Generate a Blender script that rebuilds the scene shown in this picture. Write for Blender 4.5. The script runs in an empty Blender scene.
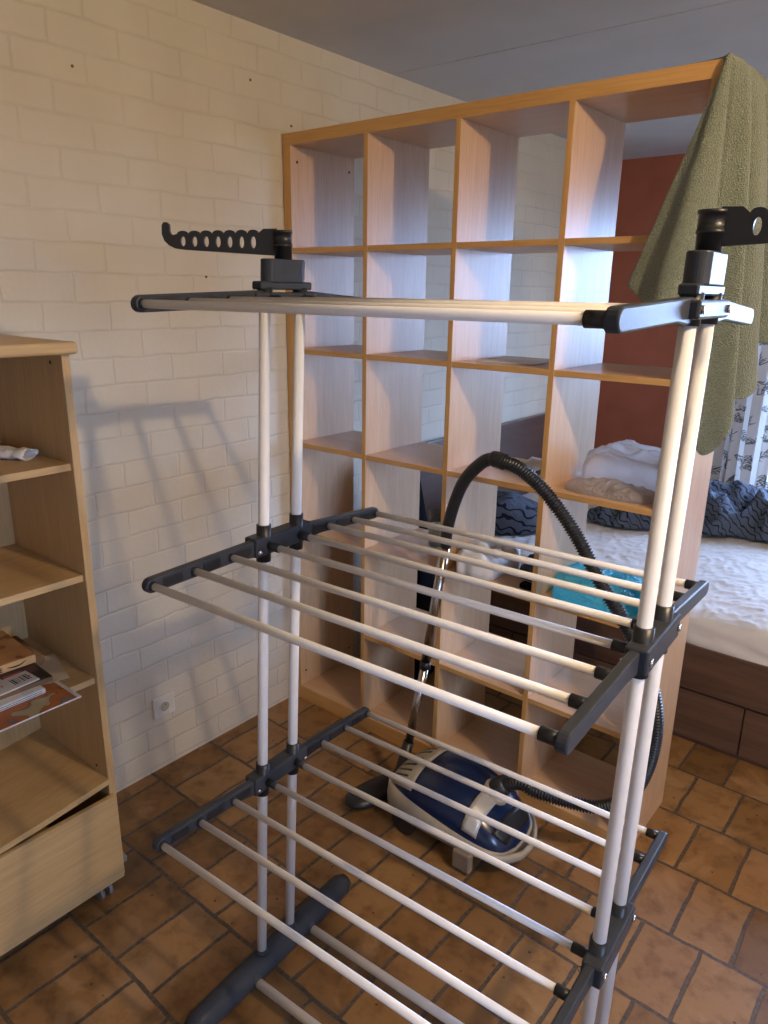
import bpy, bmesh, math, random
from mathutils import Vector, Matrix, noise
random.seed(7)
SC = bpy.context.scene
COL = SC.collection
PI = math.pi

# ------------------------------------------------------------------ materials
class NT:
    def __init__(s, name):
        s.m = bpy.data.materials.new(name); s.m.use_nodes = True
        s.t = s.m.node_tree; s.n = s.t.nodes; s.l = s.t.links
        s.b = s.n['Principled BSDF']; s.out = s.n['Material Output']
    def add(s, typ, **kw):
        x = s.n.new(typ)
        for k, v in kw.items():
            if k.startswith('_'): x.inputs[k[1:].replace('_', ' ')].default_value = v
            else: setattr(x, k, v)
        return x
    def link(s, a, b): s.l.new(a, b)
    def coord(s, scale=(1, 1, 1), loc=(0, 0, 0), rot=(0, 0, 0), kind='Object'):
        c = s.add('ShaderNodeTexCoord'); m = s.add('ShaderNodeMapping')
        m.inputs['Scale'].default_value = scale; m.inputs['Location'].default_value = loc
        m.inputs['Rotation'].default_value = rot
        s.link(c.outputs[kind], m.inputs['Vector']); return m.outputs['Vector']
    def ramp(s, fac, stops):
        r = s.add('ShaderNodeValToRGB'); e = r.color_ramp.elements
        while len(e) < len(stops): e.new(0.5)
        for i, (p, c) in enumerate(stops): e[i].position = p; e[i].color = (*c, 1)
        s.link(fac, r.inputs['Fac']); return r.outputs['Color']
    def mix(s, fac, a, b, mode='MIX'):
        m = s.add('ShaderNodeMix', data_type='RGBA', blend_type=mode)
        for sock, v in ((m.inputs['Factor'], fac), (m.inputs['A'], a), (m.inputs['B'], b)):
            if hasattr(v, 'is_linked'): s.link(v, sock)
            else:
                sock.default_value = v if isinstance(v, float) else (*v, 1)
        # colour sockets of the mix node
        return m.outputs['Result']
    def bump(s, h, strength=.3, dist=.01):
        b = s.add('ShaderNodeBump'); b.inputs['Strength'].default_value = strength
        b.inputs['Distance'].default_value = dist
        s.link(h, b.inputs['Height']); s.link(b.outputs['Normal'], s.b.inputs['Normal'])
    def set(s, **kw):
        for k, v in kw.items():
            i = s.b.inputs[k.replace('_', ' ')]
            i.default_value = (*v, 1) if isinstance(v, tuple) and len(v) == 3 else v
        return s

def mixc(s, fac, a, b, mode='MIX'):
    m = s.add('ShaderNodeMix', data_type='RGBA', blend_type=mode)
    ins = [i for i in m.inputs if i.enabled]
    for sock, v in zip(ins, (fac, a, b)):
        if isinstance(v, bpy.types.NodeSocket): s.link(v, sock)
        elif isinstance(v, float): sock.default_value = v
        else: sock.default_value = (*v, 1)
    return [o for o in m.outputs if o.enabled][0]
NT.mix = mixc

def plain(name, col, rough=.5, spec=.5, metal=0., var=.06, nscale=30, bump=0., bscale=200):
    s = NT(name); v = s.coord()
    n = s.add('ShaderNodeTexNoise', _Scale=nscale, _Detail=4.0); s.link(v, n.inputs['Vector'])
    lo = tuple(max(0, c * (1 - var)) for c in col); hi = tuple(min(1, c * (1 + var)) for c in col)
    s.link(s.ramp(n.outputs['Fac'], [(.3, lo), (.7, hi)]), s.b.inputs['Base Color'])
    s.set(Roughness=rough, Metallic=metal, Specular_IOR_Level=spec)
    if bump:
        n2 = s.add('ShaderNodeTexNoise', _Scale=bscale, _Detail=3.0); s.link(v, n2.inputs['Vector'])
        s.bump(n2.outputs['Fac'], bump, .002)
    return s.m

def wood(name, c1, c2, axis, rough=.38, fine=1.0, spec=.5):
    s = NT(name); sc = [26 * fine, 26 * fine, 26 * fine]; sc[axis] = 1.6
    v = s.coord(tuple(sc))
    n = s.add('ShaderNodeTexNoise', _Scale=1.0, _Detail=6.0, _Roughness=.65, _Distortion=.4); s.link(v, n.inputs['Vector'])
    sc2 = [160, 160, 160]; sc2[axis] = 9
    v2 = s.coord(tuple(sc2)); n2 = s.add('ShaderNodeTexNoise', _Scale=1.0, _Detail=2.0); s.link(v2, n2.inputs['Vector'])
    a = s.ramp(n.outputs['Fac'], [(.3, c1), (.7, c2)])
    b = s.ramp(n2.outputs['Fac'], [(.35, (.82, .80, .78)), (.6, (1, 1, 1))])
    s.link(s.mix(.55, a, b, 'MULTIPLY'), s.b.inputs['Base Color'])
    s.set(Roughness=rough, Specular_IOR_Level=spec)
    return s.m

M = {}
B1, B2 = (.58, .315, .100), (.66, .385, .140)
for i, ax in enumerate('xyz'):
    M['beech_' + ax] = wood('beech_veneer_' + ax, B1, B2, i, .40)
F1, F2 = (.58, .358, .19), (.66, .428, .24)
for i, ax in enumerate('xyz'):
    M['foil_' + ax] = wood('beech_foil_' + ax, F1, F2, i, .34)
C1, C2 = (.51, .335, .150), (.60, .412, .20)
for i, ax in enumerate('xyz'):
    M['birch_' + ax] = wood('birch_veneer_' + ax, C1, C2, i, .45)
M['walnut_x'] = wood('dark_walnut_x', (.080, .044, .030), (.16, .087, .058), 0, .38, .8)
M['walnut_y'] = wood('dark_walnut_y', (.070, .040, .030), (.14, .080, .056), 1, .28, .8, 1.0)
M['white_tube'] = plain('white_powder_coat', (.83, .805, .77), .35, .5, var=.02)
M['dark_plastic'] = plain('dark_grey_plastic', (.045, .049, .058), .34, .13, var=.08, bump=.08, bscale=300)
M['rim_plastic'] = plain('black_plastic', (.016, .017, .019), .38, .5, var=.1)
M['black'] = plain('black_cloth', (.006, .006, .007), .9, .05)
M['screw'] = plain('zinc', (.7, .7, .7), .25, .5, 1.0)
M['chrome'] = plain('chromed_steel', (.46, .42, .38), .2, .5, 1.0)
M['rubber'] = plain('grey_rubber', (.22, .21, .20), .6)
M['red_wall'] = plain('terracotta_paint', (.38, .13, .08), .75, .3, var=.08, nscale=6, bump=.15, bscale=60)
M['off_white'] = plain('off_white_paint', (.66, .62, .56), .8, .3, var=.03, nscale=3)
M['ceiling'] = plain('grey_white_ceiling', (.58, .57, .55), .85, .3, var=.04, nscale=5, bump=.1, bscale=80)
M['frame_white'] = plain('white_window_frame', (.75, .75, .74), .4)
M['navy'] = plain('dark_blue_plastic', (.0035, .015, .058), .22, .6, var=.05)
M['cream_plastic'] = plain('cream_plastic', (.38, .33, .25), .38, .5, var=.05)
M['silver_plastic'] = plain('silver_plastic', (.55, .53, .49), .3, .5, .35)
M['white_paper'] = plain('white_paper', (.74, .72, .69), .8, .2, var=.04)
M['cream_paper'] = plain('cream_paper', (.62, .52, .38), .8, .2, var=.06)
M['card_beige'] = plain('beige_plastic', (.26, .20, .14), .5)
M['brown_card'] = plain('brown_card', (.20, .115, .06), .8, .2, var=.15)
M['orange_card'] = plain('orange_card', (.50, .25, .10), .6, .3, var=.15, nscale=14)
M['tan_card'] = plain('tan_card', (.62, .40, .19), .6, .3, var=.08)
M['ink'] = plain('black_ink', (.02, .018, .018), .6)
M['orange_ink'] = plain('orange_ink', (.6, .2, .08), .6)
M['pink'] = plain('pink_cover', (.55, .035, .13), .4)
M['maroon'] = plain('maroon_cover', (.11, .012, .025), .4)
M['dark_cover'] = plain('dark_cover', (.03, .025, .025), .4, var=.6, nscale=60)
M['wax'] = plain('candle_wax', (.75, .72, .62), .5)
M['socket'] = plain('socket_plastic', (.72, .69, .62), .35)
M['socket_hole'] = plain('socket_well', (.42, .38, .30), .5)

def mat_brickwall():
    s = NT('painted_brick')
    g = s.add('ShaderNodeTexCoord'); sep = s.add('ShaderNodeSeparateXYZ'); s.link(g.outputs['Object'], sep.inputs[0])
    c = s.add('ShaderNodeCombineXYZ'); s.link(sep.outputs['Y'], c.inputs['X']); s.link(sep.outputs['Z'], c.inputs['Y'])
    nz = s.add('ShaderNodeTexNoise', _Scale=9.0, _Detail=3.0); s.link(g.outputs['Object'], nz.inputs['Vector'])
    sub = s.add('ShaderNodeVectorMath', operation='SUBTRACT'); s.link(nz.outputs['Color'], sub.inputs[0]); sub.inputs[1].default_value = (.5, .5, .5)
    scl = s.add('ShaderNodeVectorMath', operation='SCALE'); s.link(sub.outputs[0], scl.inputs[0]); scl.inputs['Scale'].default_value = .016
    ad = s.add('ShaderNodeVectorMath', operation='ADD'); s.link(c.outputs[0], ad.inputs[0]); s.link(scl.outputs[0], ad.inputs[1])
    of = s.add('ShaderNodeVectorMath', operation='ADD'); s.link(ad.outputs[0], of.inputs[0]); of.inputs[1].default_value = (.02 + 5, .068 + 2.43 - .081 * 3, 0)
    b = s.add('ShaderNodeTexBrick', offset=.5, offset_frequency=2, squash=1.0)
    for k, v in (('Scale', 1.), ('Mortar Size', .0065), ('Mortar Smooth', 1.), ('Bias', 0.), ('Brick Width', .205), ('Row Height', .081)):
        b.inputs[k].default_value = v
    b.inputs['Color1'].default_value = (.30, .30, .30, 1); b.inputs['Color2'].default_value = (.72, .72, .72, 1); b.inputs['Mortar'].default_value = (.5, .5, .5, 1)
    s.link(of.outputs[0], b.inputs['Vector'])
    n2 = s.add('ShaderNodeTexNoise', _Scale=60.0, _Detail=5.0); s.link(g.outputs['Object'], n2.inputs['Vector'])
    n3 = s.add('ShaderNodeTexNoise', _Scale=3.0, _Detail=2.0); s.link(g.outputs['Object'], n3.inputs['Vector'])
    base = s.ramp(n3.outputs['Fac'], [(.3, (.65, .585, .465)), (.7, (.72, .655, .53))])
    n4 = s.add('ShaderNodeTexNoise', _Scale=5.0, _Detail=3.0); s.link(g.outputs['Object'], n4.inputs['Vector'])
    gate = s.ramp(n4.outputs['Fac'], [(.40, (.08, .08, .08)), (.62, (.9, .9, .9))])
    mm = s.add('ShaderNodeMath', operation='MULTIPLY'); s.link(b.outputs['Fac'], mm.inputs[0]); s.link(gate, mm.inputs[1])
    mk = s.add('ShaderNodeMath', operation='MULTIPLY'); s.link(mm.outputs[0], mk.inputs[0]); mk.inputs[1].default_value = .26
    s.link(s.mix(mk.outputs[0], base, (.42, .36, .29)), s.b.inputs['Base Color'])
    # height: bricks proud of the joints, each brick a bit different, rough paint
    h = s.add('ShaderNodeMath', operation='MULTIPLY'); s.link(b.outputs['Fac'], h.inputs[0]); h.inputs[1].default_value = -.9
    h2 = s.add('ShaderNodeMath', operation='MULTIPLY'); s.link(n2.outputs['Fac'], h2.inputs[0]); h2.inputs[1].default_value = .30
    h3 = s.add('ShaderNodeMath', operation='ADD'); s.link(h.outputs[0], h3.inputs[0]); s.link(h2.outputs[0], h3.inputs[1])
    s.bump(h3.outputs[0], .42, .005)
    s.set(Roughness=.62, Specular_IOR_Level=.35)
    return s.m
M['brick'] = mat_brickwall()

def mat_tiles():
    s = NT('terracotta_tiles')
    g = s.add('ShaderNodeTexCoord')
    nz = s.add('ShaderNodeTexNoise', _Scale=11.0, _Detail=3.0); s.link(g.outputs['Object'], nz.inputs['Vector'])
    sub = s.add('ShaderNodeVectorMath', operation='SUBTRACT'); s.link(nz.outputs['Color'], sub.inputs[0]); sub.inputs[1].default_value = (.5, .5, .5)
    scl = s.add('ShaderNodeVectorMath', operation='SCALE'); s.link(sub.outputs[0], scl.inputs[0]); scl.inputs['Scale'].default_value = .014
    ad = s.add('ShaderNodeVectorMath', operation='ADD'); s.link(g.outputs['Object'], ad.inputs[0]); s.link(scl.outputs[0], ad.inputs[1])
    of = s.add('ShaderNodeVectorMath', operation='ADD'); s.link(ad.outputs[0], of.inputs[0]); of.inputs[1].default_value = (-.127 + .155 * 30, -.05 + .2535 * 20, 0)
    b = s.add('ShaderNodeTexBrick', offset=.45, offset_frequency=2, squash=1.0)
    for k, v in (('Scale', 1.), ('Mortar Size', .0062), ('Mortar Smooth', .25), ('Bias', 0.), ('Brick Width', .155), ('Row Height', .2535)):
        b.inputs[k].default_value = v
    b.inputs['Color1'].default_value = (.0, .0, .0, 1); b.inputs['Color2'].default_value = (1, 1, 1, 1); b.inputs['Mortar'].default_value = (.5, .5, .5, 1)
    s.link(of.outputs[0], b.inputs['Vector'])
    tile = s.ramp(b.outputs['Color'], [(.0, (.185, .094, .031)), (.45, (.27, .140, .049)), (.8, (.335, .182, .068)), (1., (.31, .165, .070))])
    n1 = s.add('ShaderNodeTexNoise', _Scale=14.0, _Detail=7.0, _Roughness=.6); s.link(g.outputs['Object'], n1.inputs['Vector'])
    mot = s.ramp(n1.outputs['Fac'], [(.32, (.50, .44, .38)), (.52, (.95, .95, .95)), (.75, (1.0, 1.0, 1.0))])
    c = s.mix(.9, tile, mot, 'MULTIPLY')
    n5 = s.add('ShaderNodeTexNoise', _Scale=5.0, _Detail=5.0, _Distortion=1.0); s.link(g.outputs['Object'], n5.inputs['Vector'])
    wf = s.ramp(n5.outputs['Fac'], [(.60, (0, 0, 0)), (.70, (.55, .55, .55))])
    c = s.mix(wf, c, (.42, .25, .12))
    vo = s.add('ShaderNodeTexVoronoi', _Scale=16.0); s.link(g.outputs['Object'], vo.inputs['Vector'])
    sp = s.ramp(vo.outputs['Distance'], [(.045, (1, 1, 1)), (.075, (0, 0, 0))])
    c = s.mix(sp, c, (.07, .035, .02))
    n6 = s.add('ShaderNodeTexNoise', _Scale=90.0, _Detail=3.0); s.link(g.outputs['Object'], n6.inputs['Vector'])
    grout = s.ramp(n6.outputs['Fac'], [(.3, (.060, .042, .028)), (.7, (.13, .095, .066))])
    s.link(s.mix(b.outputs['Fac'], c, grout), s.b.inputs['Base Color'])
    h = s.add('ShaderNodeMath', operation='MULTIPLY'); s.link(b.outputs['Fac'], h.inputs[0]); h.inputs[1].default_value = -1.0
    h2 = s.add('ShaderNodeMath', operation='MULTIPLY'); s.link(n1.outputs['Fac'], h2.inputs[0]); h2.inputs[1].default_value = .5
    h3 = s.add('ShaderNodeMath', operation='ADD'); s.link(h.outputs[0], h3.inputs[0]); s.link(h2.outputs[0], h3.inputs[1])
    s.bump(h3.outputs[0], .5, .005)
    s.set(Roughness=.5, Specular_IOR_Level=.4)
    return s.m
M['tiles'] = mat_tiles()

def mat_towel():
    s = NT('green_terry'); v = s.coord()
    n = s.add('ShaderNodeTexNoise', _Scale=260.0, _Detail=3.0); s.link(v, n.inputs['Vector'])
    vo = s.add('ShaderNodeTexVoronoi', _Scale=330.0); s.link(v, vo.inputs['Vector'])
    s.link(s.ramp(n.outputs['Fac'], [(.3, (.18, .21, .145)), (.7, (.31, .35, .26))]), s.b.inputs['Base Color'])
    s.bump(vo.outputs['Distance'], 1.0, .006)
    s.set(Roughness=.95, Specular_IOR_Level=.1, Sheen_Weight=.3)
    return s.m
M['towel'] = mat_towel()

def mat_cloth_pattern(name, base, line, scale, rot, width):
    s = NT(name)
    v = s.coord((1, 1, 1), rot=rot)
    n = s.add('ShaderNodeTexNoise', _Scale=7.0, _Detail=2.0); s.link(v, n.inputs['Vector'])
    w = s.add('ShaderNodeTexWave', wave_type='BANDS', bands_direction='DIAGONAL', wave_profile='TRI')
    w.inputs['Scale'].default_value = scale; w.inputs['Distortion'].default_value = 5.0; w.inputs['Detail'].default_value = 0; w.inputs['Detail Scale'].default_value = 2.2
    s.link(v, w.inputs['Vector'])
    f = s.ramp(w.outputs['Fac'], [(width, (1, 1, 1)), (width + .05, (0, 0, 0))])
    s.link(s.mix(f, base, line), s.b.inputs['Base Color'])
    n2 = s.add('ShaderNodeTexNoise', _Scale=22.0, _Detail=5.0); s.link(v, n2.inputs['Vector'])
    s.bump(n2.outputs['Fac'], .6, .02)
    s.set(Roughness=.85, Specular_IOR_Level=.2)
    return s.m
M['duvet'] = mat_cloth_pattern('slate_duvet', (.085, .105, .145), (.010, .012, .018), 13, (.3, .2, .5), .20)
M['pillow'] = mat_cloth_pattern('slate_pillow', (.085, .095, .12), (.010, .011, .015), 10, (.1, .6, .9), .25)

def mat_sheet():
    s = NT('white_sheet'); v = s.coord()
    n = s.add('ShaderNodeTexNoise', _Scale=26.0, _Detail=3.0); s.link(v, n.inputs['Vector'])
    n2 = s.add('ShaderNodeTexNoise', _Scale=3.0, _Detail=2.0); s.link(v, n2.inputs['Vector'])
    s.link(s.ramp(n2.outputs['Fac'], [(.3, (.66, .63, .60)), (.7, (.74, .71, .69))]), s.b.inputs['Base Color'])
    s.bump(n.outputs['Fac'], .25, .01)
    s.set(Roughness=.8, Specular_IOR_Level=.2)
    return s.m
M['sheet'] = mat_sheet()

def mat_film(name, col, alpha, rough, cell=0, bumps=.5):
    s = NT(name)
    v = s.coord()
    gl = s.add('ShaderNodeBsdfPrincipled'); gl.inputs['Base Color'].default_value = (*col, 1); gl.inputs['Roughness'].default_value = rough
    gl.inputs['Specular IOR Level'].default_value = .8
    tr = s.add('ShaderNodeBsdfTransparent'); tr.inputs['Color'].default_value = (.5 + .5 * col[0], .5 + .5 * col[1], .5 + .5 * col[2], 1)
    tl = s.add('ShaderNodeBsdfTranslucent'); tl.inputs['Color'].default_value = (*col, 1)
    m0 = s.add('ShaderNodeMixShader'); m0.inputs[0].default_value = .55; s.link(gl.outputs[0], m0.inputs[1]); s.link(tl.outputs[0], m0.inputs[2])
    m1 = s.add('ShaderNodeMixShader'); m1.inputs[0].default_value = alpha; s.link(tr.outputs[0], m1.inputs[1]); s.link(m0.outputs[0], m1.inputs[2])
    bp = s.add('ShaderNodeBump'); bp.inputs['Strength'].default_value = bumps; bp.inputs['Distance'].default_value = .012
    if cell:
        vo = s.add('ShaderNodeTexVoronoi', _Scale=float(cell)); s.link(v, vo.inputs['Vector']); s.link(vo.outputs['Distance'], bp.inputs['Height'])
    else:
        n = s.add('ShaderNodeTexNoise', _Scale=24.0, _Detail=5.0, _Distortion=1.0); s.link(v, n.inputs['Vector']); s.link(n.outputs['Fac'], bp.inputs['Height'])
    s.link(bp.outputs['Normal'], gl.inputs['Normal'])
    s.n.remove(s.b); s.link(m1.outputs[0], s.out.inputs['Surface'])
    return s.m
M['clear_bag'] = mat_film('clear_plastic_film', (.92, .90, .89), .78, .2)
M['bubble_clear'] = mat_film('clear_bubble_film', (.80, .76, .72), .62, .25, 110, .8)
M['bubble_blue'] = mat_film('turquoise_bubble_film', (.18, .76, .86), .72, .2, 90, .8)

def mat_glass(name, tint):
    s = NT(name)
    tr = s.add('ShaderNodeBsdfTransparent'); tr.inputs['Color'].default_value = (*tint, 1)
    g = s.add('ShaderNodeBsdfGlossy'); g.inputs['Roughness'].default_value = .03
    fr = s.add('ShaderNodeLayerWeight'); fr.inputs['Blend'].default_value = .12
    fp = s.add('ShaderNodeMath', operation='MULTIPLY'); s.link(fr.outputs['Facing'], fp.inputs[0]); fp.inputs[1].default_value = .5
    m = s.add('ShaderNodeMixShader'); s.link(fp.outputs[0], m.inputs[0]); s.link(tr.outputs[0], m.inputs[1]); s.link(g.outputs[0], m.inputs[2])
    s.n.remove(s.b); s.link(m.outputs[0], s.out.inputs['Surface'])
    return s.m
M['pane'] = mat_glass('window_pane', (.96, .98, 1.0))
M['jar'] = mat_glass('jar_glass', (.86, .90, .90))

def mat_curtain():
    s = NT('botanical_curtain')
    a = s.add('ShaderNodeVertexColor', layer_name='print')
    c = s.mix(a.outputs['Color'], (.66, .64, .60), (.035, .040, .045))
    d = s.add('ShaderNodeBsdfDiffuse'); t = s.add('ShaderNodeBsdfTranslucent')
    s.link(c, d.inputs['Color']); s.link(c, t.inputs['Color'])
    m = s.add('ShaderNodeMixShader'); m.inputs[0].default_value = .35
    s.link(d.outputs[0], m.inputs[1]); s.link(t.outputs[0], m.inputs[2])
    s.n.remove(s.b); s.link(m.outputs[0], s.out.inputs['Surface'])
    return s.m
M['curtain'] = mat_curtain()

def mat_map():
    s = NT('orange_map_cover'); v = s.coord((1, 1, 1))
    n = s.add('ShaderNodeTexNoise', _Scale=11.0, _Detail=1.0, _Distortion=.8); s.link(v, n.inputs['Vector'])
    s.link(s.ramp(n.outputs['Fac'], [(.32, (.55, .45, .24)), (.385, (.50, .40, .20)), (.40, (.22, .08, .03)), (.415, (.52, .18, .05)), (.56, (.50, .16, .045)),
                                     (.575, (.24, .16, .15)), (.63, (.30, .21, .19)), (.645, (.5, .17, .05))]), s.b.inputs['Base Color'])
    s.set(Roughness=.45)
    return s.m
M['map'] = mat_map()

def mat_cardtop():
    s = NT('orange_print_cover'); v = s.coord((1, 1, 1))
    n = s.add('ShaderNodeTexNoise', _Scale=26.0, _Detail=1.0); s.link(v, n.inputs['Vector'])
    s.link(s.ramp(n.outputs['Fac'], [(.36, (.26, .09, .03)), (.42, (.44, .22, .085)), (.62, (.50, .27, .11))]), s.b.inputs['Base Color'])
    s.set(Roughness=.5)
    return s.m
M['cardtop'] = mat_cardtop()

# ------------------------------------------------------------------ mesh helpers
class MB:
    def __init__(s): s.v = []; s.f = []; s.sm = []
    def raw(s, vs, fs, smooth=False):
        o = len(s.v); s.v += [Vector(x) for x in vs]
        for f in fs: s.f.append([o + i for i in f]); s.sm.append(smooth)
        return s
    def bm(s, b, smooth=False):
        b.verts.ensure_lookup_table()
        s.raw([v.co.copy() for v in b.verts], [[v.index for v in f.verts] for f in b.faces], smooth); b.free(); return s
    def box(s, lo, hi, bev=0., seg=2, rot=None, smooth=False):
        b = bmesh.new(); bmesh.ops.create_cube(b, size=1)
        lo, hi = Vector(lo), Vector(hi)
        for v in b.verts: v.co = Vector([(lo[i] + hi[i]) / 2 + v.co[i] * (hi[i] - lo[i]) for i in range(3)])
        if bev: bmesh.ops.bevel(b, geom=b.edges[:], offset=bev, segments=seg, affect='EDGES', profile=.5)
        if rot:
            for v in b.verts: v.co = rot @ v.co
        b.verts.index_update()
        return s.bm(b, smooth)
    def tube(s, pts, r, n=16, cap=True, smooth=True, radii=None, squash=None):
        pts = [Vector(p) for p in pts]; rings = []
        up = None
        for i, p in enumerate(pts):
            t = (pts[min(i + 1, len(pts) - 1)] - pts[max(i - 1, 0)]).normalized()
            if up is None:
                up = Vector((0, 0, 1)) if abs(t.z) < .9 else Vector((0, 1, 0))
            a = (up - t * up.dot(t)).normalized(); up = a
            c = t.cross(a); rr = radii[i] if radii else r
            sq = squash or (1, 1)
            rings.append([p + (a * math.cos(2 * PI * k / n) * sq[0] + c * math.sin(2 * PI * k / n) * sq[1]) * rr for k in range(n)])
        vs = [x for rg in rings for x in rg]; fs = []
        for i in range(len(pts) - 1):
            for k in range(n):
                fs.append([i * n + k, i * n + (k + 1) % n, (i + 1) * n + (k + 1) % n, (i + 1) * n + k])
        s.raw(vs, fs, smooth)
        if cap:
            s.raw(rings[0], [list(range(n))[::-1]]); s.raw(rings[-1], [list(range(n))])
        return s
    def prism(s, poly, d0, d1, fr):
        """poly: 2D outline; fr(a, b, d) -> point"""
        n = len(poly)
        vs = [fr(a, b, d0) for a, b in poly] + [fr(a, b, d1) for a, b in poly]
        fs = [[i, (i + 1) % n, n + (i + 1) % n, n + i] for i in range(n)] + [list(range(n))[::-1], list(range(n, 2 * n))]
        return s.raw(vs, fs)
    def grid(s, rows, smooth=True, close=False):
        nu = len(rows[0]); vs = [p for r in rows for p in r]; fs = []
        for i in range(len(rows) - 1):
            for k in range(nu if close else nu - 1):
                fs.append([i * nu + k, i * nu + (k + 1) % nu, (i + 1) * nu + (k + 1) % nu, (i + 1) * nu + k])
        return s.raw(vs, fs, smooth)
    def build(s, name, mat, parent=None, kind=None, label=None):
        me = bpy.data.meshes.new(name)
        off = Vector((0, 0, 0)); p = parent
        if parent is not None: off = parent['_o'] if '_o' in parent else (0, 0, 0)
        off = Vector(off)
        me.from_pydata([v - off for v in s.v], [], s.f); me.polygons.foreach_set('use_smooth', s.sm); 
        b = bmesh.new(); b.from_mesh(me); bmesh.ops.remove_doubles(b, verts=b.verts, dist=1e-6); bmesh.ops.recalc_face_normals(b, faces=b.faces); b.to_mesh(me); b.free()
        me.update()
        o = bpy.data.objects.new(name, me); COL.objects.link(o)
        for m in (mat if isinstance(mat, (list, tuple)) else [mat]): me.materials.append(m)
        if parent is not None: o.parent = parent; o['_o'] = tuple(off)
        if kind: o['kind'] = kind
        if label: o['label'] = label
        return o

def thing(name, label, cat, loc, group=None):
    o = bpy.data.objects.new(name, None); COL.objects.link(o); o.location = loc; o.empty_display_size = .05
    o['label'] = label; o['category'] = cat; o['_o'] = tuple(loc)
    if group: o['group'] = group
    return o
def tag(o, label, cat, group=None):
    o['label'] = label; o['category'] = cat
    if group: o['group'] = group
    return o
def recentre(o):
    """move a single mesh's origin to the middle of its base"""
    me = o.data; xs = [v.co for v in me.vertices]
    c = Vector((sum(v.x for v in xs) / len(xs), sum(v.y for v in xs) / len(xs), min(v.z for v in xs)))
    me.transform(Matrix.Translation(-c)); o.location = c; return o
def solid(o, t, off=0.):
    m = o.modifiers.new('thickness', 'SOLIDIFY'); m.thickness = t; m.offset = off; return o
def spline(pts, n):
    pts = [Vector(p) for p in pts]; out = []
    P = [pts[0] * 2 - pts[1]] + pts + [pts[-1] * 2 - pts[-2]]
    for i in range(1, len(P) - 2):
        for k in range(n):
            t = k / n; a, b, c, d = P[i - 1], P[i], P[i + 1], P[i + 2]
            out.append(.5 * ((2 * b) + (c - a) * t + (2 * a - 5 * b + 4 * c - d) * t * t + (3 * b - a - 3 * c + d) * t ** 3))
    out.append(pts[-1]); return out

def text_mesh(txt, size, name, mat, parent, origin, xdir, ydir, depth=.0006, bold=0.):
    cu = bpy.data.curves.new(name, 'FONT'); cu.body = txt; cu.size = size; cu.extrude = depth / 2; cu.offset = bold
    tmp = bpy.data.objects.new(name + '_tmp', cu); COL.objects.link(tmp)
    dg = bpy.context.evaluated_depsgraph_get(); me = bpy.data.meshes.new_from_object(tmp.evaluated_get(dg))
    bpy.data.objects.remove(tmp)
    x = Vector(xdir).normalized(); y = Vector(ydir).normalized(); z = x.cross(y)
    mb = MB(); mb.raw([Vector(origin) + x * v.co.x + y * v.co.y + z * v.co.z for v in me.vertices], [list(p.vertices) for p in me.polygons])
    return mb.build(name, mat, parent)

# ------------------------------------------------------------------ the room
CEIL = 2.50; YB = 2.95; XR = 4.6; YF = -3.6
def struct(o): o['kind'] = 'structure'; return o
MB().box((-.15, YF - .15, -.12), (XR + .15, YB + .15, 0)).build('floor', M['tiles'], kind='structure')
MB().box((-.15, YF, 0), (0, YB, CEIL)).build('wall_left', M['brick'], kind='structure')
cb = MB(); cb.box((-.15, YF - .15, CEIL), (XR + .15, .603, CEIL + .1)); cb.box((-.15, .609, CEIL), (XR + .15, YB + .15, CEIL + .1)); cb.box((-.15, .60, CEIL + .008), (XR + .15, .612, CEIL + .1))
cb.build('ceiling', M['ceiling'], kind='structure')
WX0, WX1, WZ0, WZ1 = 1.10, 3.05, .55, 2.15
wb = MB()
wb.box((0, YB, 0), (WX0, YB + .15, CEIL)); wb.box((WX1, YB, 0), (XR, YB + .15, CEIL))
wb.box((WX0, YB, 0), (WX1, YB + .15, WZ0)); wb.box((WX0, YB, WZ1), (WX1, YB + .15, CEIL))
wb.build('wall_back', M['red_wall'], kind='structure')
W2Y0, W2Y1, W2Z0, W2Z1 = -2.25, -1.25, 1.10, 1.95  # opening in the right wall for the added fill window
rb_ = MB(); rb_.box((XR, YF, 0), (XR + .15, W2Y0, CEIL)); rb_.box((XR, W2Y1, 0), (XR + .15, YB, CEIL)); rb_.box((XR, W2Y0, 0), (XR + .15, W2Y1, W2Z0)); rb_.box((XR, W2Y0, W2Z1), (XR + .15, W2Y1, CEIL))
rb_.build('wall_right', M['off_white'], kind='structure')
MB().box((-.15, YF - .15, 0), (XR + .15, YF, CEIL)).build('wall_front', M['off_white'], kind='structure')
w = bpy.data.objects.new('window_1', None); COL.objects.link(w); w.location = ((WX0 + WX1) / 2, YB + .1, WZ0); w['kind'] = 'structure'; w['_o'] = tuple(w.location)
fm = MB(); fw = .05
fm.box((WX0, YB + .07, WZ0), (WX0 + fw, YB + .13, WZ1), .004); fm.box((WX1 - fw, YB + .07, WZ0), (WX1, YB + .13, WZ1), .004)
fm.box((WX0 + fw, YB + .07, WZ0), (WX1 - fw, YB + .13, WZ0 + fw), .004); fm.box((WX0 + fw, YB + .07, WZ1 - fw), (WX1 - fw, YB + .13, WZ1), .004)
xm = (WX0 + WX1) / 2; fm.box((xm - .03, YB + .07, WZ0 + fw), (xm + .03, YB + .13, WZ1 - fw), .004)
fm.build('window_frame', M['frame_white'], w)
for a, b in ((WX0 + fw, xm - .03), (xm + .03, WX1 - fw)):
    MB().box((a, YB + .095, WZ0 + fw), (b, YB + .101, WZ1 - fw)).build('window_glass', M['pane'], w)

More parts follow.
